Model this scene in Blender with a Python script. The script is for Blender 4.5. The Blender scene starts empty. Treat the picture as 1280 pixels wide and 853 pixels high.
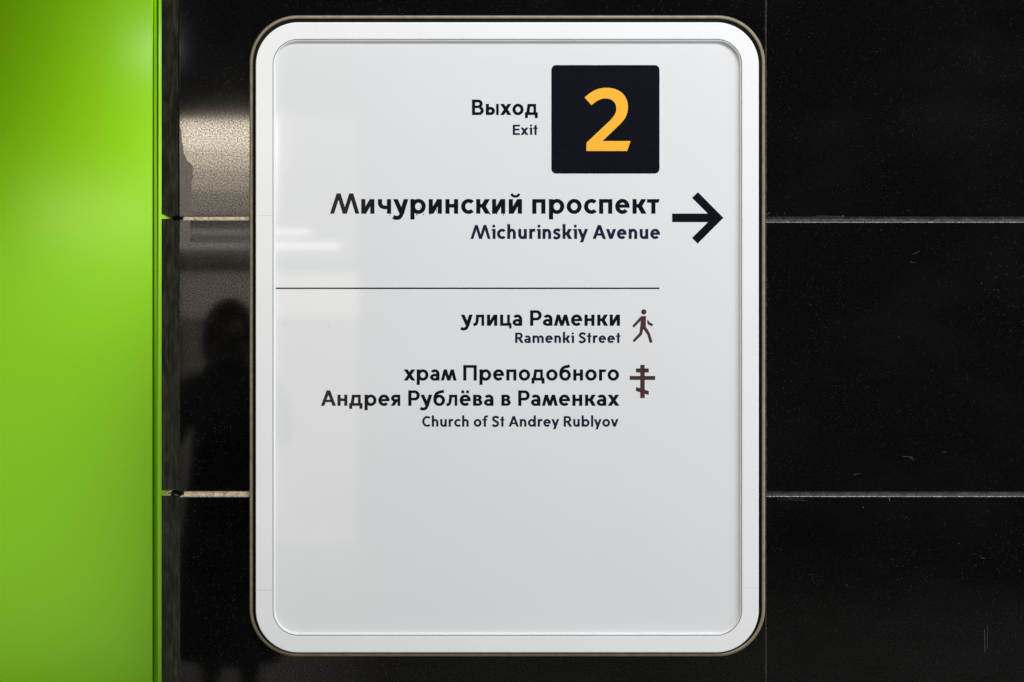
import bpy, bmesh, math, random
from mathutils import Vector, Matrix
from mathutils.geometry import delaunay_2d_cdt

random.seed(7)
scene = bpy.context.scene
col = scene.collection

# ------------------------------------------------------------------ camera
S = 570.0                 # photograph pixels per metre on the granite face (y = 0)
CD = 2.30                 # camera distance from the granite face
FX, FY = 290.0, 426.5     # foot of the perpendicular from the lens to the wall
CZ = 1.60                 # lens height
CX = (FX - 640.0) / S

cam_data = bpy.data.cameras.new('camera')
cam = bpy.data.objects.new('camera', cam_data)
col.objects.link(cam)
cam.location = (CX, -CD, CZ)
cam.rotation_euler = (math.radians(90), 0, 0)
cam_data.sensor_width = 36.0
cam_data.lens = 36.0 * CD * S / 1280.0
cam_data.shift_x = (640.0 - FX) / 1280.0
cam_data.clip_start = 0.01
cam_data.clip_end = 100
scene.camera = cam

# ------------------------------------------------------------------ world, lamps, exposure
world = bpy.data.worlds.new('World')
scene.world = world
world.use_nodes = True
world.node_tree.nodes['Background'].inputs[0].default_value = (0.95, 0.97, 1.0, 1)
world.node_tree.nodes['Background'].inputs[1].default_value = 0.03

def lamp(name, loc, size, rot, radiance, color):
    d = bpy.data.lights.new(name, 'AREA')
    d.shape = 'RECTANGLE'
    d.size, d.size_y = size
    d.energy = radiance * math.pi * size[0] * size[1]
    d.color = color
    o = bpy.data.objects.new(name, d)
    o.location = loc
    o.rotation_euler = rot
    col.objects.link(o)
    return o

def hall_lamp(name, x0, x1, y0, y1, D, radiance, color):
    """an area lamp across the hall, facing the wall, whose mirror image in the wall spans these pixels"""
    k = (CD + D) / CD / S
    a = (CX + (x0 - FX) * k, CZ + (FY - y1) * k)
    b = (CX + (x1 - FX) * k, CZ + (FY - y0) * k)
    return lamp(name, ((a[0] + b[0]) / 2, -D, (a[1] + b[1]) / 2), (b[0] - a[0], b[1] - a[1]),
                (math.radians(90), 0, math.radians(180)) if False else (math.radians(90), 0, 0), radiance, color)

WARM = (1.0, 0.86, 0.68)
NEUT = (1.0, 0.975, 0.94)
COOL = (0.80, 0.90, 1.0)
# long ceiling luminaires that light the wall from above
lamp('ceiling_lamp_warm', (0.6, -3.3, 5.0), (2.2, 1.2), (math.radians(54), 0, 0), 11.8, NEUT)
lamp('ceiling_lamp_cool', (3.2, -3.3, 5.0), (3.0, 1.2), (math.radians(54), 0, 0), 11.6, COOL)
# luminaires and lit surfaces further down the hall, then two added side fills
for i, (ya, yb, rad) in enumerate(((150, 186, 13.5), (186, 210, 8.5), (210, 238, 4.8), (238, 270, 2.4))):
    hall_lamp('hall_lamp_row', 222, 343, ya, yb, 9.0 + 0.5 * i, rad, WARM)
hall_lamp('hall_lamp_row_far', 40, 205, 236, 286, 12.0, 6.4, WARM)
hall_lamp('hall_tube_near', 60, 388, 288, 292.5, 14.0, 4.6, NEUT)
hall_lamp('hall_tube_far', 60, 426, 305, 310, 14.5, 4.8, NEUT)
hall_lamp('hall_spot', 182, 210, 46, 74, 7.0, 48.0, NEUT)
hall_lamp('hall_glow', 222, 448, 340, 399, 16.0, 1.30, WARM)
hall_lamp('hall_glow_low', 226, 448, 405, 690, 6.0, 0.50, WARM)
hall_lamp('hall_glow_high', 226, 448, 140, 330, 17.0, 0.42, WARM)
hall_lamp('side_fill', -1700, 205, 285, 850, 2.6, 0.76, NEUT)  # added area lamp standing in for the lit hall, brightens green panel and sign
hall_lamp('side_fill_cool', 1500, 3400, 330, 810, 4.0, 7.4, COOL)  # unseen fill added on the right to even and cool the sign's lighting

vs = scene.view_settings
vs.view_transform = 'Standard'
vs.look = 'None'
vs.exposure = 0.30
vs.gamma = 1.0
vs.use_curve_mapping = False
try:
    scene.cycles.use_denoising = True
    scene.cycles.max_bounces = 8
except Exception:
    pass

# ------------------------------------------------------------------ helpers
def P(px, py, y=0.0):
    """point at depth y that the photograph shows at this pixel"""
    k = (CD + y) / CD / S
    return Vector((CX + (px - FX) * k, y, CZ + (FY - py) * k))

def lin(c):
    return tuple(((v / 255) / 12.92 if v / 255 <= 0.04045 else ((v / 255 + 0.055) / 1.055) ** 2.4) for v in c)

class NT:
    def __init__(self, name):
        self.m = bpy.data.materials.new(name)
        self.m.use_nodes = True
        self.t = self.m.node_tree
        self.b = self.t.nodes['Principled BSDF']
    def n(self, typ, **kw):
        nd = self.t.nodes.new(typ)
        for k, v in kw.items():
            if k in nd.inputs.keys():
                nd.inputs[k].default_value = v
            else:
                setattr(nd, k, v)
        return nd
    def l(self, a, b):
        self.t.links.new(a, b)
    def coords(self, scale=(1, 1, 1), kind='Object'):
        tc = self.n('ShaderNodeTexCoord')
        mp = self.n('ShaderNodeMapping')
        mp.inputs['Scale'].default_value = scale
        self.l(tc.outputs[kind], mp.inputs['Vector'])
        return mp.outputs['Vector']
    def noise(self, vec, scale, detail=3, rough=0.5):
        nd = self.n('ShaderNodeTexNoise', Scale=scale, Detail=detail, Roughness=rough)
        self.l(vec, nd.inputs['Vector'])
        return nd.outputs['Fac']
    def ramp(self, fac, stops):
        r = self.n('ShaderNodeValToRGB')
        e = r.color_ramp.elements
        while len(e) > 1:
            e.remove(e[-1])
        for i, (p, c) in enumerate(stops):
            el = e[0] if i == 0 else e.new(p)
            el.position = p
            el.color = (c, c, c, 1) if isinstance(c, (int, float)) else (*c, 1)
        self.l(fac, r.inputs['Fac'])
        return r.outputs['Color']
    def bump(self, h, strength, dist):
        b = self.n('ShaderNodeBump', Strength=strength, Distance=dist)
        self.l(h, b.inputs['Height'])
        self.l(b.outputs['Normal'], self.b.inputs['Normal'])
        return b
    def set(self, **kw):
        for k, v in kw.items():
            self.b.inputs[k.replace('_', ' ')].default_value = v
        return self

def plain(name, rgb, rough=0.5, spec=0.5, var=0.0, scale=40, metallic=0.0, bump=0.0):
    t = NT(name)
    t.set(Roughness=rough, Metallic=metallic)
    t.b.inputs['Specular IOR Level'].default_value = spec
    if var > 0 or bump > 0:
        v = t.coords()
        f = t.noise(v, scale, 4)
        lo = tuple(c * (1 - var) for c in rgb)
        hi = tuple(min(1, c * (1 + var)) for c in rgb)
        t.l(t.ramp(f, [(0.3, lo), (0.7, hi)]), t.b.inputs['Base Color'])
        if bump > 0:
            t.bump(f, bump, 0.001)
    else:
        t.b.inputs['Base Color'].default_value = (*rgb, 1)
    return t.m

# ---- granite: near-black polished stone, tan mica specks, crystal-scale gloss variation
def make_granite():
    t = NT('granite')
    v = t.coords()
    base = t.noise(v, 420, 3, 0.6)
    specks = t.n('ShaderNodeTexVoronoi', Scale=260.0)
    t.l(v, specks.inputs['Vector'])
    sp = t.ramp(specks.outputs['Distance'], [(0.0, 1.0), (0.10, 1.0), (0.17, 0.0)])
    pick = t.ramp(specks.outputs['Color'], [(0.0, 0.0), (0.72, 0.0), (0.80, 1.0)])
    cl = t.ramp(t.noise(v, 5.0, 3), [(0.35, 0.25), (0.7, 1.0)])
    m1 = t.n('ShaderNodeMath', operation='MULTIPLY'); t.l(sp, m1.inputs[0]); t.l(pick, m1.inputs[1])
    m2 = t.n('ShaderNodeMath', operation='MULTIPLY'); t.l(m1.outputs[0], m2.inputs[0]); t.l(cl, m2.inputs[1])
    body = t.ramp(base, [(0.35, (0.0010, 0.0010, 0.0010)), (0.55, (0.0019, 0.0018, 0.0018)), (0.75, (0.008, 0.0074, 0.0068))])
    mix = t.n('ShaderNodeMix', data_type='RGBA')
    t.l(m2.outputs[0], mix.inputs['Factor'])
    t.l(body, mix.inputs[6])
    mix.inputs[7].default_value = (0.16, 0.125, 0.085, 1)
    dust_sheen = t.ramp(t.noise(t.coords((1, 1, 1.6)), 2.6, 6, 0.62), [(0.45, 0.0), (0.75, 0.0030)])  # broad pale smears painted into the base colour as a soft sheen
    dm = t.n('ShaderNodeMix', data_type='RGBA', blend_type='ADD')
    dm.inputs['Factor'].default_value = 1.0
    t.l(mix.outputs[2], dm.inputs[6]); t.l(dust_sheen, dm.inputs[7])
    t.l(dm.outputs[2], t.b.inputs['Base Color'])
    smear = t.noise(t.coords((1, 1, 0.5)), 6, 4)
    r1 = t.ramp(smear, [(0.3, 0.035), (0.75, 0.06)])
    rg = t.ramp(t.noise(v, 700, 2), [(0.4, 0.0), (0.7, 0.03)])
    add = t.n('ShaderNodeMath', operation='ADD'); t.l(r1, add.inputs[0]); t.l(rg, add.inputs[1])
    t.l(add.outputs[0], t.b.inputs['Roughness'])
    sv = t.ramp(t.noise(v, 340, 2, 0.7), [(0.38, 0.20), (0.62, 0.85)])
    t.l(sv, t.b.inputs['Specular IOR Level'])
    t.bump(t.noise(v, 300, 2), 0.004, 0.0006)
    return t.m

def make_cut_edge():
    t = NT('granite_cut_edge')
    v = t.coords()
    f = t.noise(v, 330, 4, 0.7)
    t.l(t.ramp(f, [(0.36, (0.03, 0.03, 0.03)), (0.5, (0.22, 0.22, 0.21)), (0.62, (0.62, 0.61, 0.58))]), t.b.inputs['Base Color'])
    t.set(Roughness=0.45)
    return t.m

def make_strip():
    t = NT('sawn_granite')
    v = t.coords((1, 1, 0.09))
    f = t.noise(v, 210, 5, 0.65)
    g = t.noise(t.coords((1, 1, 0.5)), 45, 5, 0.6)
    mx = t.n('ShaderNodeMath', operation='MULTIPLY'); t.l(f, mx.inputs[0]); t.l(g, mx.inputs[1])
    t.l(t.ramp(mx.outputs[0], [(0.14, (0.005, 0.005, 0.005)), (0.22, (0.018, 0.016, 0.013)), (0.38, (0.062, 0.053, 0.043))]), t.b.inputs['Base Color'])
    t.set(Roughness=0.55)
    t.b.inputs['Specular IOR Level'].default_value = 0.35
    t.bump(f, 0.35, 0.001)
    return t.m

def make_green():
    t = NT('green_enamel')
    v = t.coords()
    f = t.noise(v, 900, 2)
    t.l(t.ramp(f, [(0.3, (0.190, 0.50, 0.0006)), (0.7, (0.210, 0.54, 0.0008))]), t.b.inputs['Base Color'])
    t.set(Roughness=0.32, Metallic=0.98)
    t.b.inputs['Coat Weight'].default_value = 0.5
    t.b.inputs['Coat Roughness'].default_value = 0.15
    t.bump(t.noise(v, 900, 2), 0.02, 0.0004)
    return t.m

def make_panel():
    t = NT('white_print_film')
    v = t.coords()
    f = t.noise(v, 3, 3)
    t.l(t.ramp(f, [(0.3, (0.795, 0.802, 0.808)), (0.7, (0.812, 0.819, 0.826))]), t.b.inputs['Base Color'])
    t.set(Roughness=0.05)
    t.b.inputs['Specular IOR Level'].default_value = 0.85
    t.bump(t.noise(v, 60, 3), 0.003, 0.001)
    return t.m

def make_mortar(name, a, b):
    t = NT(name)
    v = t.coords()
    f = t.noise(v, 160, 5, 0.65)
    t.l(t.ramp(f, [(0.32, tuple(x * 0.35 for x in a)), (0.45, a), (0.65, b)]), t.b.inputs['Base Color'])
    t.set(Roughness=0.9)
    t.bump(f, 0.5, 0.002)
    return t.m

M = {
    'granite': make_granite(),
    'edge': make_cut_edge(),
    'strip': make_strip(),
    'green': make_green(),
    'panel': make_panel(),
    'frame': plain('white_powder_coat', (0.87, 0.87, 0.865), 0.28, 0.5, 0.015, 6),
    'rim': plain('bronze_trim', (0.27, 0.225, 0.15), 0.42, 0.5, 0.16, 60, 0.25, 0.05),
    'gasket': plain('black_sealant', (0.0025, 0.0025, 0.0025), 0.6, 0.12, 0.3, 90, 0.0, 0.2),
    'mortar_tan': make_mortar('tan_mortar', (0.50, 0.40, 0.25), (0.72, 0.60, 0.42)),
    'mortar_grey': make_mortar('grey_mortar', (0.042, 0.036, 0.028), (0.085, 0.074, 0.058)),
    'backing': plain('screed', (0.05, 0.045, 0.04), 0.9, 0.2, 0.3, 30),
    'ink_black': plain('black_ink', lin((17, 21, 27)), 0.10, 0.5),
    'ink_navy': plain('navy_ink', lin((33, 33, 58)), 0.10, 0.5),
    'ink_brown': plain('brown_ink', lin((78, 52, 52)), 0.12, 0.4),
    'ink_badge': plain('badge_ink', lin((18, 20, 27)), 0.14, 0.3, 0.15, 300),
    'ink_yellow': plain('yellow_ink', lin((255, 186, 62)), 0.14, 0.3),
    'ink_smudge': plain('grey_smudge', (0.16, 0.16, 0.165), 0.3, 0.4),
    'residue': plain('tape_residue', (0.045, 0.040, 0.034), 0.24, 0.5, 0.35, 160, 0.0, 0.3),
    'scratch': plain('scratch', (0.085, 0.082, 0.078), 0.6, 0.3),
    'floor': plain('floor_stone', (0.22, 0.205, 0.18), 0.3, 0.5, 0.15, 8),
    'jacket': plain('jacket_cloth', (0.008, 0.008, 0.009), 0.85, 0.2, 0.3, 60),
    'skin': plain('skin', (0.42, 0.24, 0.17), 0.5, 0.4, 0.06, 30),
    'camera_body': plain('camera_plastic', (0.015, 0.015, 0.015), 0.4, 0.5),
}

def obj(name, verts, faces, mat, parent=None, mats=None, midx=None, smooth=False):
    me = bpy.data.meshes.new(name)
    me.from_pydata([tuple(v) for v in verts], [], faces)
    me.materials.append(mat)
    for m in (mats or []):
        me.materials.append(m)
    if midx:
        for p, i in zip(me.polygons, midx):
            p.material_index = i
    if smooth:
        for p in me.polygons:
            p.use_smooth = True
    me.update()
    o = bpy.data.objects.new(name, me)
    col.objects.link(o)
    o.parent = parent
    return o

def from_bm(name, bm, mat, parent=None, extra=()):
    me = bpy.data.meshes.new(name)
    bm.to_mesh(me)
    bm.free()
    me.materials.append(mat)
    for m in extra:
        me.materials.append(m)
    o = bpy.data.objects.new(name, me)
    col.objects.link(o)
    o.parent = parent
    return o

def tag(o, label=None, cat=None, group=None, kind=None):
    if label: o['label'] = label
    if cat: o['category'] = cat
    if group: o['group'] = group
    if kind: o['kind'] = kind
    return o

def empty(name, loc):
    o = bpy.data.objects.new(name, None)
    o.location = loc
    o.empty_display_size = 0.1
    col.objects.link(o)
    return o

def box(name, x0, x1, y0, y1, z0, z1, mat, parent=None):
    v = [(x, y, z) for x in (x0, x1) for y in (y0, y1) for z in (z0, z1)]
    f = [(0, 1, 3, 2), (4, 6, 7, 5), (0, 4, 5, 1), (2, 3, 7, 6), (0, 2, 6, 4), (1, 5, 7, 3)]
    return obj(name, v, f, mat, parent)

def prism(name, pts2, depth_front, depth_back, mat, parent=None):
    """polygon given in pixels (each point may carry its own depth), extruded into the wall"""
    n = len(pts2)
    fr = [P(p[0], p[1], depth_front(p) if callable(depth_front) else depth_front) for p in pts2]
    bk = [f + Vector((0, (depth_back - f.y) if not callable(depth_front) else depth_back, 0)) for f in fr]
    faces = [tuple(range(n)), tuple(range(2 * n - 1, n - 1, -1))]
    faces += [(i, i + n, (i + 1) % n + n, (i + 1) % n) for i in range(n)]
    o = obj(name, fr + bk, faces, mat, parent)
    bm = bmesh.new(); bm.from_mesh(o.data)
    bmesh.ops.recalc_face_normals(bm, faces=bm.faces)
    bmesh.ops.triangulate(bm, faces=[f for f in bm.faces if len(f.verts) > 4])
    bm.to_mesh(o.data); bm.free()
    return o

# ------------------------------------------------------------------ the wall
floor = box('floor', -5.5, 4.5, -7.0, 0.18, -0.06, 0.0, M['floor'])
tag(floor, 'pale stone station floor under the granite wall', None, kind='structure')

wx0 = P(227, 0, 0.03).x
wx1 = P(2424, 0).x
wall = box('wall', wx0, wx1, 0.0235, 0.16, 0.0, 3.10, M['backing'])
tag(wall, 'black polished granite tiled wall carrying the sign', None, kind='structure')

def tile(x0, x1, y0, y1, bev, name='granite_tile'):
    """one granite slab, arrises ground off (lighter cut stone on the arris)"""
    a, b = P(x0, y1), P(x1, y0)
    bm = bmesh.new()
    yb = 0.022
    def ring(ins, y):
        s_ = min(ins, 0.0004)
        return [bm.verts.new((a.x + s_, y, a.z + s_)), bm.verts.new((b.x - s_, y, a.z + s_)),
                bm.verts.new((b.x - s_, y, b.z - ins)), bm.verts.new((a.x + s_, y, b.z - ins))]
    r0, r1, r2 = ring(bev, 0.0), ring(0, bev), ring(0, yb)
    bm.faces.new(r0)
    for i in range(4):
        j = (i + 1) % 4
        f = bm.faces.new((r0[i], r1[i], r1[j], r0[j])); f.material_index = 1
        f = bm.faces.new((r1[i], r2[i], r2[j], r1[j]))
    bm.faces.new(r2[::-1])
    bmesh.ops.recalc_face_normals(bm, faces=bm.faces)
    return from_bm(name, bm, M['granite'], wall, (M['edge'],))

rows_left = [(-417, -74.5), (-71.5, 271.0), (275.2, 614.3), (621.0, 964), (967, 1310)]
rows_right = [(-417, -74.5), (-71.5, 271.6), (277.6, 614.9), (620.4, 964), (967, 1310)]
tiles = {}
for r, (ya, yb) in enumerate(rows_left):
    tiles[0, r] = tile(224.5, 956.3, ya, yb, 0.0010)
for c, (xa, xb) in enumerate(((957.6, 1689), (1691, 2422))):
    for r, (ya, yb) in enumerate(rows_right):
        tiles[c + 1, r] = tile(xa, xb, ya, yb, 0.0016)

# mortar beds between the courses
def joint(x0, x1, y0, y1, mat, yf=0.0035, name='mortar_joint'):
    a, b = P(x0, y1), P(x1, y0)
    n = max(2, int((b.x - a.x) / 0.02))
    vs_, fs = [], []
    rnd = random.Random(int(x0 * 7 + y0))
    for i in range(n + 1):
        x = a.x + (b.x - a.x) * i / n
        d = yf + rnd.uniform(-0.0009, 0.0012)
        vs_ += [(x, 0.022, a.z - 0.0005), (x, d, a.z - 0.0005), (x, d + rnd.uniform(-.0004, .0008), b.z + 0.0005), (x, 0.022, b.z + 0.0005)]
    for i in range(n):
        k = i * 4
        for j in range(4):
            fs.append((k + j, k + 4 + j, k + 4 + (j + 1) % 4, k + (j + 1) % 4))
    fs += [(0, 1, 2, 3), (n * 4 + 3, n * 4 + 2, n * 4 + 1, n * 4)]
    o = obj(name, vs_, fs, mat, wall)
    bm = bmesh.new(); bm.from_mesh(o.data); bmesh.ops.recalc_face_normals(bm, faces=bm.faces); bm.to_mesh(o.data); bm.free()
    return o
joint(229.5, 956.3, 271.0, 275.2, M['mortar_tan'], 0.0014)
joint(230.0, 956.3, 614.3, 621.0, M['mortar_tan'], 0.0016)
joint(957.6, 2422, 271.6, 277.6, M['mortar_grey'], 0.0040)
joint(957.6, 2422, 614.9, 620.4, M['mortar_grey'], 0.0034)
joint(957.6, 2422, -74.5, -71.5, M['mortar_grey'], 0.0034)
joint(957.6, 2422, 964, 967, M['mortar_grey'], 0.0034)
joint(229, 956.3, -74.5, -71.5, M['mortar_grey'], 0.003)
joint(229, 956.3, 964, 967, M['mortar_grey'], 0.003)
# dark filler in the upright butt joints
for xa, xb in ((956.3, 957.6), (1689, 1691)):
    box('joint_filler', P(xa, 0).x - 0.0004, P(xb, 0).x + 0.0004, 0.004, 0.021, 0.02, 3.05, M['mortar_grey'], wall)

# sawn granite return strips, leaning back to the green panel
def sd(p):
    """depth of the leaning return at a pixel column"""
    return 0.0012 + (224.3 - p[0]) / 22.3 * 0.034
def strip(poly):
    return prism('edge_strip', poly, sd, 0.0035, M['strip'], wall)
rnd = random.Random(3)
def ragged(x, y0, y1, step, amp):
    n = max(2, int(abs(y1 - y0) / step))
    return [(x + rnd.uniform(-amp, amp), y0 + (y1 - y0) * i / n) for i in range(1, n)]
strip([(202, -420), (202, 267.3), (206, 268.6), (211, 270.8), (214.5, 272.4), (217, 271.0), (220, 269.5), (223.2, 270.0)] + ragged(223.2, 262, -410, 26, 0.25) + [(223.2, -420)])
strip([(202, 273.9), (202, 613.4), (208, 613.2), (213, 612.6), (216.5, 613.4), (219, 612.8), (224.0, 613.6)] + ragged(224.0, 600, 285, 22, 0.3) + [(223.6, 276.5), (221, 275.6), (218.5, 276.2), (214.8, 273.4), (208, 273.7)])
strip([(202, 619.8), (202, 1310), (224.1, 1310)] + ragged(224.1, 1290, 640, 24, 0.3) + [(223.6, 622.6), (221.5, 620.6), (218.5, 621.2), (214, 619.6), (208, 619.9)])
# black sealant behind the corner, mortar crumbs at the broken corners
box('corner_sealant', P(215.2, 0, 0.028).x, wx0 + 0.0015, 0.0262, 0.034, 0.02, 3.05, M['gasket'], wall)
prism('mortar_crumb', [(202.4, 619.9), (206, 616.6), (213.5, 612.6), (216.3, 612.4), (214.5, 614.4), (208.6, 617.4), (213.8, 617.8), (213.2, 619.6)],
      lambda p: sd(p) + 0.0004, 0.003, M['mortar_tan'], wall)
prism('mortar_crumb', [(217.0, 618.0), (219.5, 617.4), (223.8, 618.6), (222.9, 620.0), (219.0, 620.2)], lambda p: 0.006, 0.003, M['mortar_grey'], wall)
prism('mortar_crumb', [(224.9, 620.6), (230, 618.8), (230.2, 620.6), (226.3, 622.2)], lambda p: -0.0004, 0.004, M['mortar_tan'], wall)
prism('mortar_crumb', [(228.6, 273.0), (232, 271.8), (233, 274.0), (229.6, 274.6)], lambda p: 0.0008, 0.004, M['mortar_tan'], wall)

# old tape residue on the left arris of the upper slab
prism('tape_residue', [(225.0, 158), (226.8, 163), (227.2, 176), (228.9, 184), (229.6, 192), (232.4, 196.5), (234.0, 202), (237.6, 203.5), (239.0, 206), (241.8, 208.5), (240.8, 214), (241.4, 221),
                       (239.2, 228), (239.8, 246), (239.0, 262), (240.5, 270.2), (225.0, 270.2)], lambda p: -0.00035, 0.0006, M['residue'], tiles[0, 1])
prism('tape_residue', [(225.0, 276), (238, 276), (237, 286), (238, 297), (236, 309), (225.0, 311)], lambda p: -0.00025, 0.0004, M['residue'], tiles[0, 2])

# scratches and chips on the slabs
def flecks(parent, spec, mat, name='scratch'):
    vs_, fs = [], []
    for (x0, y0, x1, y1, w) in spec:
        d = Vector((x1 - x0, y1 - y0)); L = max(d.length, 1e-4); nrm = Vector((-d.y, d.x)) / L * w * 0.36
        k = len(vs_)
        for (x, y) in ((x0 + nrm.x * .3, y0 + nrm.y * .3), (x1 + nrm.x, y1 + nrm.y), (x1 - nrm.x * .6, y1 - nrm.y * .6), (x0 - nrm.x, y0 - nrm.y)):
            vs_.append(P(x, y, -0.00025))
        fs.append((k, k + 1, k + 2, k + 3))
    o = obj(name, vs_, fs, mat, parent)
    o['kind'] = 'stuff'
    return o
rr = random.Random(11)
sc3 = [(1230.4, 788, 1231.2, 816, .7), (1234.4, 782, 1234.0, 812, .5), (1111, 622.5, 1112.5, 626.5, 1.8), (1078, 633.8, 1079.6, 635, 1.5), (1132.4, 646.5, 1133.4, 647.5, 1.2),
       (1180, 655, 1181.2, 655.6, 1), (1198, 679, 1199, 680, 1.2), (972, 624.6, 1010, 626, .4), (985, 623.6, 1004, 623.8, .4), (1226, 697.5, 1231, 698.2, .8), (1058, 731, 1059, 732, 1.2)]
sc3 += [(x, 620.9 + rr.uniform(0, .4), x + rr.uniform(.8, 2.6), 621.2 + rr.uniform(0, .6), rr.uniform(.5, 1.0)) for x in [rr.uniform(960, 1280) for _ in range(34)]]
flecks(tiles[1, 3], sc3, M['scratch'])
sc2 = [(1128, 570.6, 1141, 571.6, .7), (1137, 572.5, 1143, 575, .7), (1066, 594, 1075, 592, .7), (1178, 564.6, 1183, 565.4, .8), (1226.8, 353.8, 1227.8, 354.8, 1.3), (1141, 318, 1150, 314, .5),
       (1012, 381, 1013, 382, 1), (1123, 421, 1124, 422, .8), (1137, 327, 1143, 329, .5), (1247, 362, 1248.2, 363, .9)]
sc2 += [(957.9 + rr.uniform(0, .3), y, 958.3 + rr.uniform(0, .5), y + rr.uniform(.8, 5), rr.uniform(.3, .8)) for y in [rr.uniform(279, 613) for _ in range(40)]]
sc2 += [(x, 278.2, x + rr.uniform(.8, 3), 278.5 + rr.uniform(0, .3), rr.uniform(.3, .7)) for x in [rr.uniform(960, 1280) for _ in range(26)]]
flecks(tiles[1, 2], sc2, M['scratch'])
sc1 = [(1020, 270.2, 1056, 270.9, .5), (958.2, 268.5, 962.5, 266, .8), (980, 265.6, 981.5, 267, 1), (1053.6, 269.4, 1055, 270.4, 1.4)]
sc1 += [(957.9 + rr.uniform(0, .3), y, 958.2 + rr.uniform(0, .5), y + rr.uniform(.8, 5), rr.uniform(.3, .8)) for y in [rr.uniform(0, 262) for _ in range(34)]]
flecks(tiles[1, 1], sc1, M['scratch'])
sc0 = [(x, y, x + rr.uniform(.4, .8), y + rr.uniform(.3, .7), rr.uniform(.4, .8)) for x, y in [(rr.uniform(228, 310), rr.uniform(5, 145)) for _ in range(14)]]
sc0 += [(240, 263.6, 241.8, 264.6, 1.6), (243.6, 268.2, 246, 269, 1.3), (248, 187, 250.5, 190, 1.0)]
flecks(tiles[0, 1], sc0, M['scratch'])

# ------------------------------------------------------------------ the green panel
def green_panel():
    # section across the right-hand edge: flat sheet, a pressed groove, then the outer lip
    sec = [(-1500, 0.0415), (190.4, 0.0415), (191.4, 0.0420), (192.2, 0.0450), (192.8, 0.0530), (195.6, 0.0535), (196.3, 0.0440), (196.9, 0.0402), (198.2, 0.0392), (201.0, 0.0392), (225.5, 0.0396)]
    zs = [0.0, 3.1]
    v, f = [], []
    for (px, y) in sec:
        x = P(px, 0, y).x
        for z in zs:
            v.append((x, y, z))
    n = len(sec)
    for (px, y) in reversed(sec):
        x = P(px, 0, y).x
        for z in zs:
            v.append((x, 0.056, z))
    m = 2 * n
    for i in range(m):
        j = (i + 1) % m
        f.append((2 * i, 2 * j, 2 * j + 1, 2 * i + 1))
    for i in range(n - 1):
        a, b, c, d = i, i + 1, m - 2 - i, m - 1 - i
        f.append((2 * a, 2 * b, 2 * c, 2 * d)); f.append((2 * a + 1, 2 * d + 1, 2 * c + 1, 2 * b + 1))
    o = obj('green_panel', v, f, M['green'])
    bm = bmesh.new(); bm.from_mesh(o.data); bmesh.ops.recalc_face_normals(bm, faces=bm.faces)
    bm.to_mesh(o.data); bm.free()
    return o
tag(green_panel(), 'glossy lime green enamelled panel beside the black granite', 'panel')

# ------------------------------------------------------------------ the sign
sign = empty('wayfinding_sign', P(634, 420, -0.004))
tag(sign, 'white rounded rectangular exit sign with black lettering on black granite', 'sign')
bpy.context.view_layer.update()
def under(o, parent):
    o.parent = parent
    if parent is sign:
        o.matrix_parent_inverse = Matrix.Translation(-sign.location)
    return o

def rr_path(l, t, r, b, rad, seg=18):
    """rounded rectangle in pixels: list of (x, y, inward normal x, y, tag)"""
    pts = []
    for (cx, cy, a0) in ((r - rad, t + rad, -90), (r - rad, b - rad, 0), (l + rad, b - rad, 90), (l + rad, t + rad, 180)):
        for i in range(seg + 1):
            a = math.radians(a0 + 90 * i / seg)
            pts.append((cx + rad * math.cos(a), cy + rad * math.sin(a), -math.cos(a), -math.sin(a)))
    return pts

def sweep(name, path, profile, mat, parent, closed=True, smooth=False):
    v, f = [], []
    k = len(profile); n = len(path)
    for (x, y, nx, ny) in path:
        for (off, dep) in profile:
            v.append(P(x + nx * off, y + ny * off, dep))
    for i in range(n if closed else n - 1):
        j = (i + 1) % n
        for a in range(k):
            b = (a + 1) % k
            f.append((i * k + a, j * k + a, j * k + b, i * k + b))
    if not closed:
        f.append(tuple(range(k))); f.append(tuple((n - 1) * k + a for a in range(k - 1, -1, -1)))
    o = obj(name, v, f, mat)
    bm = bmesh.new(); bm.from_mesh(o.data); bmesh.ops.recalc_face_normals(bm, faces=bm.faces); bm.to_mesh(o.data); bm.free()
    if smooth:
        for p in o.data.polygons: p.use_smooth = True
    under(o, parent)
    return o

RL, RT, RR_, RB = 311.8, 19.4, 956.6, 820.9     # outer trim
# bronze trim ring: rounded bead
sweep('outer_trim', rr_path(RL, RT, RR_, RB, 60), [(0, 0.0005), (0.2, -0.0030), (1.0, -0.0050), (2.2, -0.0056), (3.4, -0.0050), (4.3, -0.0030), (4.5, 0.0005)], M['rim'], sign, smooth=True)
# black sealant bed behind the frame, ragged outer edge of the frame side
sweep('sealant', rr_path(RL + 2, RT + 2, RR_ - 2, RB - 2, 58), [(0, 0.0004), (0, -0.0012), (26, -0.0012), (26, 0.0004)], M['gasket'], sign)
# white frame in sections, hairline gaps at the seams
FL, FT, FR, FB, FRAD = 319.8, 28.2, 948.4, 815.8, 53.0
prof = [(0, -0.0013), (0, -0.0116), (0.35, -0.0124), (0.9, -0.0126), (20.3, -0.0126), (20.8, -0.0123), (21.0, -0.0116), (21.0, -0.0013)]
sweep('inner_bezel', rr_path(FL, FT, FR, FB, FRAD), [(21.7, -0.0013), (21.7, -0.0106), (22.0, -0.0110), (22.5, -0.0110), (25.0, -0.0040), (25.0, -0.0013)], M['frame'], sign)
def corner(cx, cy, a0, seg=18):
    return [(cx + FRAD * math.cos(math.radians(a0 + 90 * i / seg)), cy + FRAD * math.sin(math.radians(a0 + 90 * i / seg)),
             -math.cos(math.radians(a0 + 90 * i / seg)), -math.sin(math.radians(a0 + 90 * i / seg))) for i in range(seg + 1)]
g, gs = 0.07, 0.012
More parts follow.
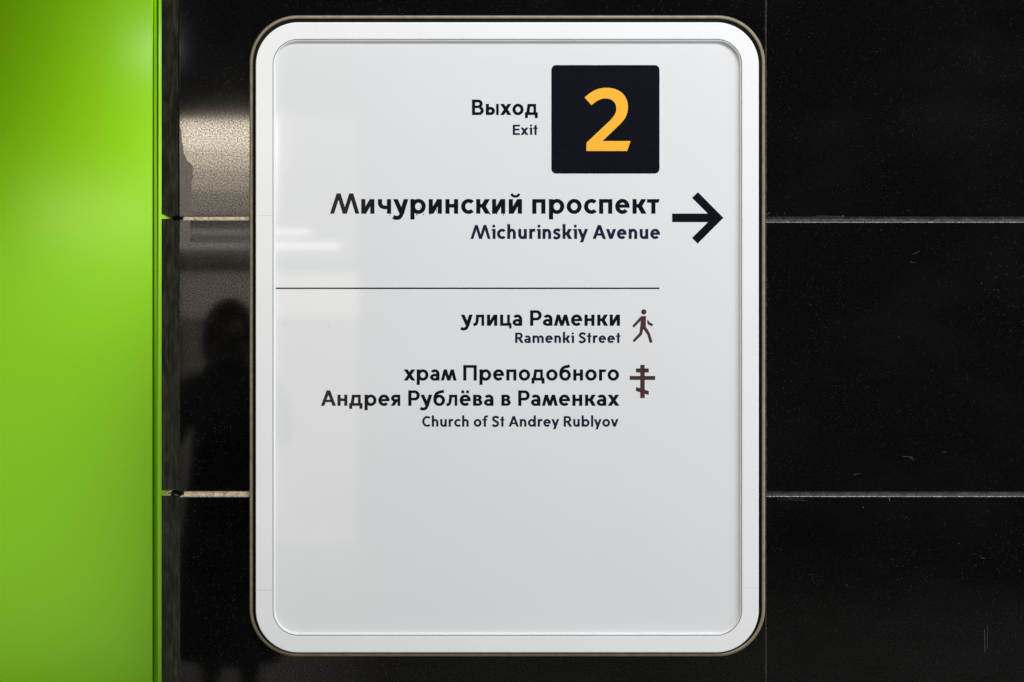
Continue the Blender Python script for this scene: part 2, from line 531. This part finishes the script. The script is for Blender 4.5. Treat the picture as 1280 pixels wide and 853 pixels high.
TS, BS, LS, LS2, RS = (396, 873), (396, 873), (104, 738), 270, (104, 735)
c_tr = [(TS[1] + gs, FT, 0, 1)] + corner(FR - FRAD, FT + FRAD, -90) + [(FR, RS[0] - gs, -1, 0)]
c_br = [(FR, RS[1] + g, -1, 0)] + corner(FR - FRAD, FB - FRAD, 0) + [(BS[1] + gs, FB, 0, -1)]
c_bl = [(BS[0] - gs, FB, 0, -1)] + corner(FL + FRAD, FB - FRAD, 90) + [(FL, LS[1] + g, 1, 0)]
c_tl = [(FL, LS[0] - gs, 1, 0)] + corner(FL + FRAD, FT + FRAD, 180) + [(TS[0] - gs, FT, 0, 1)]
for pth in (c_tr, c_br, c_bl, c_tl):
    sweep('frame_corner', pth, prof, M['frame'], sign, closed=False)
for pth in ([(TS[0] + gs, FT, 0, 1), (TS[1] - gs, FT, 0, 1)], [(FR, RS[0] + gs, -1, 0), (FR, RS[1] - g, -1, 0)],
            [(BS[1] - gs, FB, 0, -1), (BS[0] + gs, FB, 0, -1)], [(FL, LS[1] - g, 1, 0), (FL, LS2 + g, 1, 0)], [(FL, LS2 - g, 1, 0), (FL, LS[0] + gs, 1, 0)]):
    sweep('frame_bar', pth, prof, M['frame'], sign, closed=False)

# printed face
PY = -0.0042
def flat(name, polys, y, mat, parent):
    """union of pixel-space polygons as one flat sheet"""
    o = union_obj(name, polys, lambda x, yy: P(x, yy, y), mat)
    under(o, parent)
    return o

def union_obj(name, groups, mp, mat):
    """each group of overlapping polygons is united on its own; all land in one sheet"""
    if not isinstance(groups[0][0], list):
        groups = [groups]
    V, F = [], []
    for g_ in groups:
        v, f = unite(g_, mp)
        k = len(V)
        V += v
        F += [tuple(i + k for i in t) for t in f]
    return obj(name, V, F, mat)

def unite(polys, mp):
    vs_, fs = [], []
    for poly in polys:
        a = sum(poly[i][0] * poly[(i + 1) % len(poly)][1] - poly[(i + 1) % len(poly)][0] * poly[i][1] for i in range(len(poly)))
        if abs(a) < 1e-9: continue
        if a < 0: poly = poly[::-1]
        k = len(vs_)
        vs_ += [Vector((p[0], p[1])) for p in poly]
        fs.append(list(range(k, k + len(poly))))
    r = delaunay_2d_cdt(vs_, [], fs, 0, 1e-5)
    v = [mp(p.x, p.y) for p in r[0]]
    faces = []
    for t, src in zip(r[2], r[5]):
        if not src: continue      # counters stay open
        a, b, c = (v[i] for i in t[:3])
        nrm = (b - a).cross(c - a)
        faces.append(tuple(t) if nrm.y < 0 else tuple(reversed(t)))
    return v, faces

pan = sweep('face_panel', rr_path(FL + 21, FT + 21, FR - 21, FB - 21, 32), [(0, PY), (0, -0.0014)], M['panel'], sign)
bm = bmesh.new(); bm.from_mesh(pan.data); bm.clear()
pp = rr_path(FL + 23.5, FT + 23.5, FR - 23.5, FB - 23.5, 29.5)
ft = [bm.verts.new(P(x, y, PY)) for (x, y, _, _) in pp]
bk = [bm.verts.new(P(x, y, -0.0014)) for (x, y, _, _) in pp]
bm.faces.new(ft); bm.faces.new(bk[::-1])
for i in range(len(pp)):
    j = (i + 1) % len(pp)
    bm.faces.new((ft[i], bk[i], bk[j], ft[j]))
bmesh.ops.remove_doubles(bm, verts=bm.verts, dist=1e-6)
bmesh.ops.recalc_face_normals(bm, faces=bm.faces)
bm.to_mesh(pan.data); bm.free()

# ------------------------------------------------------------------ lettering: glyphs drawn as strokes, x-height 100, cap height 139
W = 24.0
def R(x0, x1, y0, y1): return [(x0, y0), (x1, y0), (x1, y1), (x0, y1)]
def D(xa, ya, xb, yb, wh):
    e = wh * (W / 24.0 - 1.0) / 2          # heavier weights thicken about the stroke's middle
    return [(xa - e, ya), (xa + wh + e, ya), (xb + wh + e, yb), (xb - e, yb)]
def crom(pts, n=7):
    q = [(2 * pts[0][0] - pts[1][0], 2 * pts[0][1] - pts[1][1])] + pts + [(2 * pts[-1][0] - pts[-2][0], 2 * pts[-1][1] - pts[-2][1])]
    out = []
    for i in range(1, len(q) - 2):
        p0, p1, p2, p3 = q[i - 1:i + 3]
        for k in range(n):
            t = k / n
            out.append(tuple(0.5 * ((2 * p1[c]) + (-p0[c] + p2[c]) * t + (2 * p0[c] - 5 * p1[c] + 4 * p2[c] - p3[c]) * t * t + (-p0[c] + 3 * p1[c] - 3 * p2[c] + p3[c]) * t ** 3) for c in (0, 1)))
    out.append(pts[-1])
    return out
def ST(pts, w=None, curve=True):
    """stroke as a row of quads so that overlaps simply unite"""
    w = (w or W) / 2
    if curve: pts = crom(pts)
    L, Rr = [], []
    for i, p in enumerate(pts):
        a = pts[max(i - 1, 0)]; b = pts[min(i + 1, len(pts) - 1)]
        d = Vector((b[0] - a[0], b[1] - a[1])).normalized()
        L.append((p[0] - d.y * w, p[1] + d.x * w)); Rr.append((p[0] + d.y * w, p[1] - d.x * w))
    return [hull([L[i], Rr[i], Rr[i + 1], L[i + 1]]) for i in range(len(pts) - 1)]
def hull(p):
    p = sorted(p)
    def half(q):
        o = []
        for c in q:
            while len(o) > 1 and (o[-1][0] - o[-2][0]) * (c[1] - o[-2][1]) - (o[-1][1] - o[-2][1]) * (c[0] - o[-2][0]) <= 0: o.pop()
            o.append(c)
        return o[:-1]
    return half(p) + half(p[::-1])
def EA(cx, cy, rx, ry, a0, a1, wx=None, wy=None):
    wx = wx or W; wy = wy or W * 0.9
    n = max(6, int(abs(a1 - a0) / 9))
    o, q = [], []
    for i in range(n + 1):
        a = math.radians(a0 + (a1 - a0) * i / n)
        o.append((cx + rx * math.cos(a), cy + ry * math.sin(a)))
        q.append((cx + (rx - wx) * math.cos(a), cy + (ry - wy) * math.sin(a)))
    return [[o[i], o[i + 1], q[i + 1], q[i]] for i in range(n)]
def DOT(cx, cy, r): return [[(cx + r * math.cos(2 * math.pi * i / 18), cy + r * math.sin(2 * math.pi * i / 18)) for i in range(18)]]

def glyph(ch):
    """(advance shape width, left bearing, right bearing, polygons)"""
    w = W; h = W * 0.88
    st, rd, dg = 12, 8, 3
    if ch in 'MМ': return 196, dg, dg, [D(0, 0, 45, 139, 23.5), D(87, 0, 45, 139, 23.5), D(87, 0, 131, 139, 23.5), D(173, 0, 131, 139, 23.5)]
    if ch == 'м': return 136, dg, dg, [D(0, 0, 25, 100, 24), D(56, 0, 25, 100, 24), D(56, 0, 87, 100, 24), D(112, 0, 87, 100, 24)]
    if ch in 'ий':
        p = [R(0, w, 0, 100), R(90 - w, 90, 0, 100), [(0, 0), (w * 1.15, 0), (90, 100), (90 - w * 1.15, 100)]]
        if ch == 'й': p += ST([(18, 136), (28, 123), (45, 118), (62, 123), (72, 136)], 17)
        return 90, st, st, p
    if ch == 'ч': return 90, st, st, [R(90 - w, 90, 0, 100), R(0, w, 68, 100)] + EA(45, 72, 45, 41, 180, 278) + [R(44, 80, 31, 31 + h)]
    if ch == 'у': return 101, dg, dg, [D(1, 100, 46, -4, 27), D(73, 100, 44, 5, 27)] + ST([(58.5, 8), (52, -10), (42, -23), (27, -28), (12, -27), (-1, -20)], w * .96)
    if ch == 'y': return 97, dg, dg, [D(0, 100, 38, 0, 26), D(71, 100, 22, -34, 26)]
    if ch == 'v': return 95, dg, dg, [D(0, 100, 34.5, 0, 26), D(69, 100, 34.5, 0, 26)]
    if ch == 'р': return 105, st, rd, [R(0, w, -39, 100)] + EA(54.5, 50, 50.5, 51.5, 0, 360)
    if ch in 'оo': return 102, rd, rd, EA(51, 50, 51, 51.5, 0, 360)
    if ch in 'сc': return 86, rd, 5, EA(51, 50, 51, 51.5, 45, 315)
    if ch == 'C': return 108, rd, 5, EA(66, 69.5, 66, 71, 50, 310)
    if ch == 'н': return 87, st, st, [R(0, w, 0, 100), R(87 - w, 87, 0, 100), R(10, 80, 42, 42 + h)]
    if ch == 'п': return 90, st, st, [R(0, w, 0, 100), R(90 - w, 90, 0, 100), R(0, 90, 100 - h, 100)]
    if ch == 'П': return 120, st, st, [R(0, w, 0, 139), R(120 - w, 120, 0, 139), R(0, 120, 139 - h, 139)]
    if ch in 'еeё':
        p = EA(49, 50, 49, 51.5, -4, 318) + [R(9, 97.5, 41, 41 + h * .88)]
        if ch == 'ё': p += [R(16, 41, 113, 138), R(58, 83, 113, 138)]
        return 98, rd, rd, p
    if ch in 'кk':
        top = 100 if ch == 'к' else 149
        return 93, st, dg, [R(0, w, 0, top), R(16, 46, 42, 42 + h), D(29, 44, 61, 100, 30), D(63, 0, 29, 60, 30)]
    if ch == 'т': return 86, dg, dg, [[(0, 100 - h), (79, 100 - h), (86, 100), (0, 100)], R(29, 29 + w, 0, 95)]
    if ch == 'г': return 65, st, dg, [R(0, w, 0, 100), [(0, 100 - h), (58, 100 - h), (65, 100), (0, 100)]]
    if ch == 'л': return 95, dg, st, [R(71, 95, 0, 100), R(24, 95, 100 - h, 100)] + ST([(36, 99), (35, 62), (30, 30), (20, 14), (0, 9.5)], w * .92)
    if ch == 'ц': return 100, st, dg, [R(0, w, 0, 100), R(62, 86, 0, 100), R(0, 98, 0, h), R(79, 100, -24, h)]
    if ch in 'аa': return 84, 6, 11, EA(41, 30, 41, 31.5, 0, 360, w, h * .92) + [R(84 - w, 84, 0, 62)] + EA(42, 61, 42, 40.5, 0, 148)
    if ch == 'ы': return 117, st, st, [R(0, w, 0, 100), R(12, 48, 73 - h, 73), R(12, 48, 0, h), R(93, 117, 0, 100)] + EA(46, 36.5, 36, 36.5, -90, 90, w, h)
    if ch == 'х' or ch == 'x': return 98, dg, dg, [D(0, 0, 68, 100, 30), D(68, 0, 0, 100, 30)]
    if ch == 'д': return 116, 4, 6, [R(77, 101, 0, 100), R(26, 101, 100 - h, 100), D(11, 0, 26, 100, 24), R(0, 116, 0, h), R(0, w * .95, -27, h), R(116 - w * .95, 116, -27, h)]
    if ch == 'б': return 103, rd, rd, EA(51, 49, 51, 51, 0, 360) + ST([(12, 50), (14.5, 82), (27, 108), (48, 121), (72, 127), (92, 132)], w * .95)
    if ch == 'в': return 82, st, 7, [R(0, w, 0, 100), R(10, 46, 0, h * .9), R(10, 44, 44, 44 + h * .8), R(10, 44, 100 - h * .9, 100)] + EA(46, 29, 36, 29, -90, 90, w, h * .9) + EA(43, 73, 33, 27, -90, 90, w, h * .9)
    if ch == 'В': return 107, st, 7, [R(0, w, 0, 139), R(10, 66, 0, h), R(10, 62, 62, 62 + h * .92), R(10, 62, 139 - h, 139)] + EA(66, 39.5, 41, 39.5, -90, 90, w, h) + EA(59, 101, 38, 38, -90, 90, w, h)
    if ch in 'РP': return 101, st, 4, [R(0, w, 0, 139), R(10, 57, 139 - h, 139), R(10, 57, 48, 48 + h)] + EA(56, 93.5, 45, 45.5, -90, 90, w, h)
    if ch == 'R': return 108, st, dg, [R(0, w, 0, 139), R(10, 56, 139 - h, 139), R(10, 56, 54, 54 + h)] + EA(54, 96.5, 44, 42.5, -90, 90, w, h) + [D(78, 0, 38, 62, 30)]
    if ch in 'АA': return 128, dg, dg, [D(0, 0, 51, 139, 26), D(102, 0, 51, 139, 26), R(26, 102, 33, 33 + h * .9)]
    if ch == 'я': return 83, dg, st, [R(59, 83, 0, 100), R(36, 70, 100 - h, 100), R(36, 70, 36, 36 + h)] + EA(37, 68, 35, 32, 90, 270, w, h) + [D(0, 0, 32, 46, 29)]
    if ch == 'E': return 95, st, 5, [R(0, w, 0, 139), R(0, 92, 0, h), R(0, 84, 61, 61 + h), [(0, 139 - h), (91, 139 - h), (96, 139), (0, 139)]]
    if ch == 'i': return 40, 4, st, [R(16, 16 + w, 0, 100), [(2, 81), (20, 84), (20, 100), (10, 99)]] + DOT(28, 128, 15)
    if ch == 't': return 63, dg, 5, [R(18, 18 + w, 0, 124), [(18, 120), (18 + w, 120), (18 + w, 138), (22, 132)], [(0, 82), (58, 82), (63, 100), (0, 100)]]
    if ch == 'h': return 86, st, st, [R(0, w, 0, 149), R(86 - w, 86, 0, 58)] + EA(45, 58, 41, 43.5, 0, 160, w, h)
    if ch == 'n': return 86, st, st, [R(0, w, 0, 100), R(86 - w, 86, 0, 58)] + EA(45, 58, 41, 43.5, 0, 160, w, h)
    if ch == 'u': return 86, st, st, [R(0, w, 42, 100), R(86 - w, 86, 0, 100)] + EA(41, 42, 41, 43.5, 180, 340, w, h)
    if ch == 'm': return 146, st, st, [R(0, w, 0, 100), R(61, 61 + w, 0, 60), R(146 - w, 146, 0, 60)] + EA(48, 60, 37, 41.5, 0, 160, w, h) + EA(109, 60, 37, 41.5, 0, 160, w, h)
    if ch == 'r': return 62, st, dg, [R(0, w, 0, 100)] + ST([(14, 50), (20, 72), (36, 86), (60, 89)], w * .95)
    if ch == 's': return 76, 7, 7, ST([(69, 80), (55, 89), (38, 91), (21, 85), (15, 72), (22, 60), (39, 52), (56, 43), (62, 30), (55, 15), (37, 8.5), (20, 11), (6, 20)], w * .9)
    if ch == 'S': return 92, 8, 8, ST([(84, 112), (69, 125), (48, 129.5), (26, 122), (16, 104), (24, 86), (46, 73), (68, 60), (77, 40), (68, 19), (46, 10), (24, 13), (7, 27)], w)
    if ch == 'k_': return 0, 0, 0, []
    if ch == 'f': return 72, dg, 0, [R(18, 18 + w, 0, 108), R(0, 62, 82, 100)] + ST([(30, 100), (33, 121), (46, 134), (72, 136)], w * .95)
    if ch == 'l': return 24, st, st, [R(0, w, 0, 149)]
    if ch == 'd': return 104, rd, st, [R(104 - w, 104, 0, 149)] + EA(50.5, 50, 50.5, 51.5, 0, 360)
    if ch == 'b': return 104, st, rd, [R(0, w, 0, 149)] + EA(53.5, 50, 50.5, 51.5, 0, 360)
    raise ValueError(ch)

INK_Y = PY - 0.00022
def line_of_text(text, x0, x1, base, xh, weight, mat, label, extra=None):
    global W
    W = weight + (4.0 if ord(text[0]) > 999 else 7.5)
    pen, words, end = 0.0, [[]], 0.0
    first = True
    for ch in text:
        if ch == ' ':
            pen += 46; words.append([]); continue
        wd, lb, rb, pl = glyph(ch)
        if first: lb = 0; first = False
        pen += lb
        words[-1].append([[(px + pen, py) for px, py in p] for p in pl])
        pen += wd
        end = pen
        pen += rb
    sx = (x1 - x0) / end
    sy = xh / 100.0
    for wd, txt in zip(words, text.split(' ')):       # one part for each printed word
        out = [[[(x0 + px * sx, base - py * sy) for px, py in p] for p in gl] for gl in wd]
        o = flat('lettering', out, INK_Y, mat, pan)
        o['label'] = label + ' ' + txt
    return o, sx / sy

def blob(x, y, w, h): return [(x - w / 2, y - h / 2), (x + w / 2, y - h / 2 + .2), (x + w / 2 - .15, y + h / 2), (x - w / 2 + .2, y + h / 2 - .1)]
drips = [blob(487.6, 269.2, .9, 1.6), blob(521, 268.6, 1.3, 1.6), blob(529.3, 268.2, 1.1, 2.0), blob(537.8, 267.9, 1.4, 1.6), blob(612.3, 268, 1.2, 1.8), blob(621, 267.6, 1.2, 1.6), blob(629.4, 268.8, .9, 2.2)]
TXT = [
    ('Выход', 590.0, 672.2, 144.0, 13.9, 24.5, 'ink_black', 'bold black printed word', None),
    ('Exit', 641.0, 672.4, 168.9, 9.2, 21, 'ink_navy', 'small navy printed word', None),
    ('Мичуринский проспект', 412.9, 824.6, 267.4, 18.3, 24.5, 'ink_black', 'large bold black printed word', drips),
    ('Michurinskiy Avenue', 588.4, 825.1, 298.9, 12.5, 22.5, 'ink_navy', 'navy printed word', None),
    ('улица Раменки', 576.3, 775.0, 407.5, 14.0, 24, 'ink_black', 'bold black printed word', None),
    ('Ramenki Street', 644.0, 775.8, 428.9, 9.3, 22, 'ink_navy', 'small navy printed word', None),
    ('храм Преподобного', 505.0, 773.8, 475.9, 13.9, 24, 'ink_black', 'bold black printed word', None),
    ('Андрея Рублёва в Раменках', 401.4, 773.9, 507.5, 13.9, 24, 'ink_black', 'bold black printed word', None),
    ('Church of St Andrey Rublyov', 527.8, 772.8, 533.6, 9.5, 21.5, 'ink_navy', 'small navy printed word', None),
]
for (t, a, b, base, xh, wt, mk, lab, ex) in TXT:
    o, ratio = line_of_text(t, a, b, base, xh, wt, M[mk], lab, ex)
    print('TEXT', t, 'x/y ratio %.3f' % ratio)

ds = flat('ink_smudge', [[d] for d in drips], INK_Y - 0.00008, M['ink_black'], pan)
ds['kind'] = 'stuff'
# rule, arrow, pictograms
flat('rule_line', [R(345.0, 824.3, 359.7, 361.5)], INK_Y, M['ink_black'], pan)
def zp(pts, s, ox, oy): return [(ox + x / s, oy + y / s) for x, y in pts]
flat('arrow', [zp([(87, 375), (563, 375), (352, 165), (432, 90), (770, 432), (428, 775), (352, 700), (566, 489), (87, 489)], 10.66, 832, 232)], INK_Y, M['ink_badge'], pan)
walk = [zp([(270, 238), (365, 238), (361, 442), (437, 565), (493, 740), (440, 762), (388, 595), (312, 490), (286, 600), (135, 745), (105, 712), (238, 562), (265, 325), (130, 462), (98, 430)], 15.5, 784, 380),
        zp([(392, 303), (400, 308), (436, 360), (505, 394), (482, 436), (408, 402), (388, 372)], 15.5, 784, 380),
        zp([(322 + 51 * math.cos(i * math.pi / 14), 157 + 51 * math.sin(i * math.pi / 14)) for i in range(28)], 15.5, 784, 380)]
tag(flat('walker_pictogram', walk, INK_Y, M['ink_brown'], pan), 'brown walking figure pictogram')
cross = [zp(q, 17.07, 782, 452) for q in (R(313, 408, 75, 783), R(222, 495, 150, 236), R(90, 630, 311, 395), [(222, 545), (495, 632), (495, 716), (222, 631)])]
tag(flat('cross_pictogram', cross, INK_Y, M['ink_brown'], pan), 'brown three-barred cross pictogram')

badge = flat('exit_badge', [[(x, y) for (x, y, _, _) in rr_path(689.2, 81.6, 824.4, 217.2, 6.0, 8)]], INK_Y, M['ink_badge'], sign)
tag(badge, 'black rounded square badge with yellow numeral')
def bez(p0, p1, p2, p3, n=14):
    return [tuple((1 - t) ** 3 * p0[c] + 3 * (1 - t) ** 2 * t * p1[c] + 3 * (1 - t) * t * t * p2[c] + t ** 3 * p3[c] for c in (0, 1)) for t in [i / n for i in range(n + 1)]]
outer = bez((261, 269), (312, 222), (360, 198), (422, 198)) + bez((422, 198), (520, 198), (578, 258), (578, 338))[1:] + bez((578, 338), (578, 392), (556, 430), (516, 468), 10)[1:] + [(392, 587)]
inner = bez((312, 325), (345, 296), (378, 276), (416, 276)) + bez((416, 276), (462, 276), (493, 306), (493, 350))[1:] + bez((493, 350), (493, 384), (474, 410), (444, 440), 10)[1:] + [(275, 600)]
two = outer + [(597, 587), (572, 660), (275, 660)] + inner[::-1]
dg_ = union_obj('digit', [zp(two, 5.84, 686, 76)], lambda x, y: P(x, y, INK_Y - 0.0002), M['ink_yellow'])
dg_.parent = badge
tag(dg_, 'yellow numeral two')
# faint scuffs on the face
sm = flat('scuff_mark', [blob(411.8, 408, .5, 3), blob(483.3, 254.5, .6, 2.4), blob(525.6, 260.3, .7, 4.4), blob(354.6, 406.2, .9, .9), blob(545.6, 263, .9, 5), blob(760.8, 429.4, .8, 1.4)], INK_Y + 0.0001, M['ink_smudge'], pan)
sm['kind'] = 'stuff'

# ------------------------------------------------------------------ the photographer mirrored in the stone
def person():
    root = empty('person', (CX - 0.01, -2.56, 0.0))
    tag(root, 'person in a dark hooded jacket taking the photograph, mirrored in the granite', 'person')
    X, Y = CX - 0.01, -2.56
    V, E, RAD = [], [], []
    def add(p, r, prev=None):
        V.append((X + p[0], Y + p[1], p[2])); RAD.append(r)
        if prev is not None: E.append((prev, len(V) - 1))
        return len(V) - 1
    pel = add((0, -.01, .93), (.165, .12))
    bel = add((0, 0, 1.08), (.155, .115), pel)
    che = add((0, 0, 1.27), (.18, .125), bel)
    nek = add((0, .005, 1.43), (.085, .08), che)
    n2 = add((0, .02, 1.50), (.062, .062), nek)
    jaw = add((0, .055, 1.565), (.066, .078), n2)
    fac = add((0, .055, 1.64), (.074, .092), jaw)
    cro = add((0, .04, 1.715), (.066, .078), fac)
    nose = add((0, .155, 1.625), (.013, .014), fac)
    for s in (-1, 1):
        add((s * .082, .045, 1.635), (.012, .022), fac)           # ears
        sh = add((s * .17, 0, 1.385), (.082, .08), che)
        s2 = add((s * .225, .01, 1.34), (.066, .066), sh)
        el = add((s * .255, .10, 1.13), (.05, .05), s2)
        fo = add((s * .16, .16, 1.34), (.042, .042), el)
        wr = add((s * .085, .165, 1.485), (.03, .028), fo)
        pa = add((s * .078, .185, 1.535), (.034, .02), wr)
        for k in range(4):
            b0 = add((s * .074, .198, 1.525 + k * .019), (.0095, .0095), pa)
            b1 = add((s * .070, .222, 1.528 + k * .019), (.009, .009), b0)
            b2 = add((s * (.050 - .002 * abs(k - 1)), .232, 1.53 + k * .018), (.008, .008), b1)
            add((s * (.036 - .002 * abs(k - 1)), .229, 1.531 + k * .018), (.0072, .0072), b2)
        t0 = add((s * .068, .165, 1.548), (.011, .011), pa)
        t1 = add((s * .052, .150, 1.56), (.010, .010), t0)
        add((s * .036, .148, 1.568), (.009, .009), t1)
        hip = add((s * .085, -.01, .86), (.115, .115), pel)
        kn = add((s * .085, .01, .48), (.095, .09), hip)
        an = add((s * .085, -.02, .10), (.082, .07), kn)
        ft = add((s * .09, .06, .045), (.048, .04), an)
        add((s * .095, .15, .035), (.044, .03), ft)
    me = bpy.data.meshes.new('body')
    me.from_pydata(V, E, [])
    o = bpy.data.objects.new('body_source', me)
    col.objects.link(o)
    md = o.modifiers.new('skin', 'SKIN')
    o.modifiers.new('subdiv', 'SUBSURF').levels = 1
    sv = me.skin_vertices[0].data
    for i, r in enumerate(RAD):
        sv[i].radius = r
        sv[i].use_root = (i == pel)
    bpy.context.view_layer.update()
    dg = bpy.context.evaluated_depsgraph_get()
    mesh = bpy.data.meshes.new_from_object(o.evaluated_get(dg))
    bpy.data.objects.remove(o)
    mesh.name = 'body'
    mesh.materials.clear()
    mesh.materials.append(M['jacket']); mesh.materials.append(M['skin'])
    for p in mesh.polygons:
        p.use_smooth = True
        c = p.center
        hand = c.z > 1.49 and c.y > Y + .14 and abs(c.x - X) > .03
        if c.z > 1.50 or hand: p.material_index = 1
    body = bpy.data.objects.new('body', mesh)
    col.objects.link(body)
    def attach(q):
        q.parent = root
        q.matrix_parent_inverse = Matrix.Translation(-root.location)
    attach(body)
    # hood: open shell round the head
    bm = bmesh.new()
    bmesh.ops.create_uvsphere(bm, u_segments=28, v_segments=20, radius=1.0)
    dele = [f for f in bm.faces if (lambda c: c.y > 0.45 and abs(c.x) < 0.62 and -0.75 < c.z < 0.62)(f.calc_center_median())]
    bmesh.ops.delete(bm, geom=dele, context='FACES')
    for v in bm.verts:
        c = v.co
        w_ = 1.0 + 0.25 * max(0, -c.z)
        v.co = Vector((X + c.x * .128 * w_, Y + .012 + c.y * .125, 1.625 + c.z * .175))
    bmesh.ops.solidify(bm, geom=bm.faces[:], thickness=0.008)
    h = from_bm('hood', bm, M['jacket'])
    for p in h.data.polygons: p.use_smooth = True
    attach(h)
    bm = bmesh.new()
    rings = []
    for z, rx, ry in ((1.22, .17, .115), (1.05, .185, .135), (.88, .205, .155), (.66, .225, .165), (.42, .235, .175), (.14, .24, .175)):
        rings.append([bm.verts.new((X + rx * math.cos(a), Y + ry * math.sin(a) * (1 + .06 * math.sin(5 * a)), z)) for a in [2 * math.pi * i / 32 for i in range(32)]])
    for r0, r1 in zip(rings, rings[1:]):
        for i in range(32):
            bm.faces.new((r0[i], r0[(i + 1) % 32], r1[(i + 1) % 32], r1[i]))
    bmesh.ops.solidify(bm, geom=bm.faces[:], thickness=0.008)
    c_ = from_bm('coat_skirt', bm, M['jacket'])
    for p in c_.data.polygons: p.use_smooth = True
    attach(c_)
    return X, Y
PXX, PYY = person()

# hand-held camera: body with a grip, pentaprism hump and a stepped lens ending just behind the viewpoint
cm = empty('handheld_camera', (CX, -2.39, 1.545))
tag(cm, 'black compact photo camera held up by the hooded person', 'camera')
def cpart(name, bm, mat):
    o = from_bm(name, bm, mat)
    o.parent = cm
    return o
bm = bmesh.new(); bmesh.ops.create_cube(bm, size=1.0)
for v in bm.verts: v.co = Vector((v.co.x * .118, v.co.y * .036, v.co.z * .056 + .045))
bmesh.ops.bevel(bm, geom=bm.edges[:], offset=.007, segments=3, affect='EDGES')
cpart('body', bm, M['camera_body'])
bm = bmesh.new(); bmesh.ops.create_cone(bm, cap_ends=True, segments=4, radius1=.034, radius2=.02, depth=.022)
for v in bm.verts: v.co = Vector((v.co.x, v.co.y * .6, v.co.z * .5 + .078))
cpart('viewfinder_hump', bm, M['camera_body'])
bm = bmesh.new()
for r0, r1, y0, y1 in ((.031, .031, .015, .04), (.028, .029, .04, .066)):
    g_ = bmesh.ops.create_cone(bm, cap_ends=True, segments=32, radius1=r0, radius2=r1, depth=y1 - y0)
    bmesh.ops.transform(bm, matrix=Matrix.Translation((0, (y0 + y1) / 2, .055)) @ Matrix.Rotation(math.radians(-90), 4, 'X'), verts=g_['verts'])
cpart('lens', bm, M['camera_body'])

# dust caught in the shadow gap round the frame
rq = random.Random(21)
dust_sheen = []
for _ in range(70):
    o_ = rq.uniform(-2.6, -0.2)
    if rq.random() < 0.5:
        x = rq.uniform(375, 895); y = rq.choice((FT + o_, FB - o_))
    else:
        y = rq.uniform(85, 760); x = rq.choice((FL + o_, FR - o_))
    w_, h_ = rq.uniform(.25, .8), rq.uniform(.25, .8)
    dust_sheen.append([R(x, x + w_, y, y + h_)])
dd = flat('dust_sheen', dust_sheen, -0.0018, M['scratch'], sign)
dd['kind'] = 'stuff'
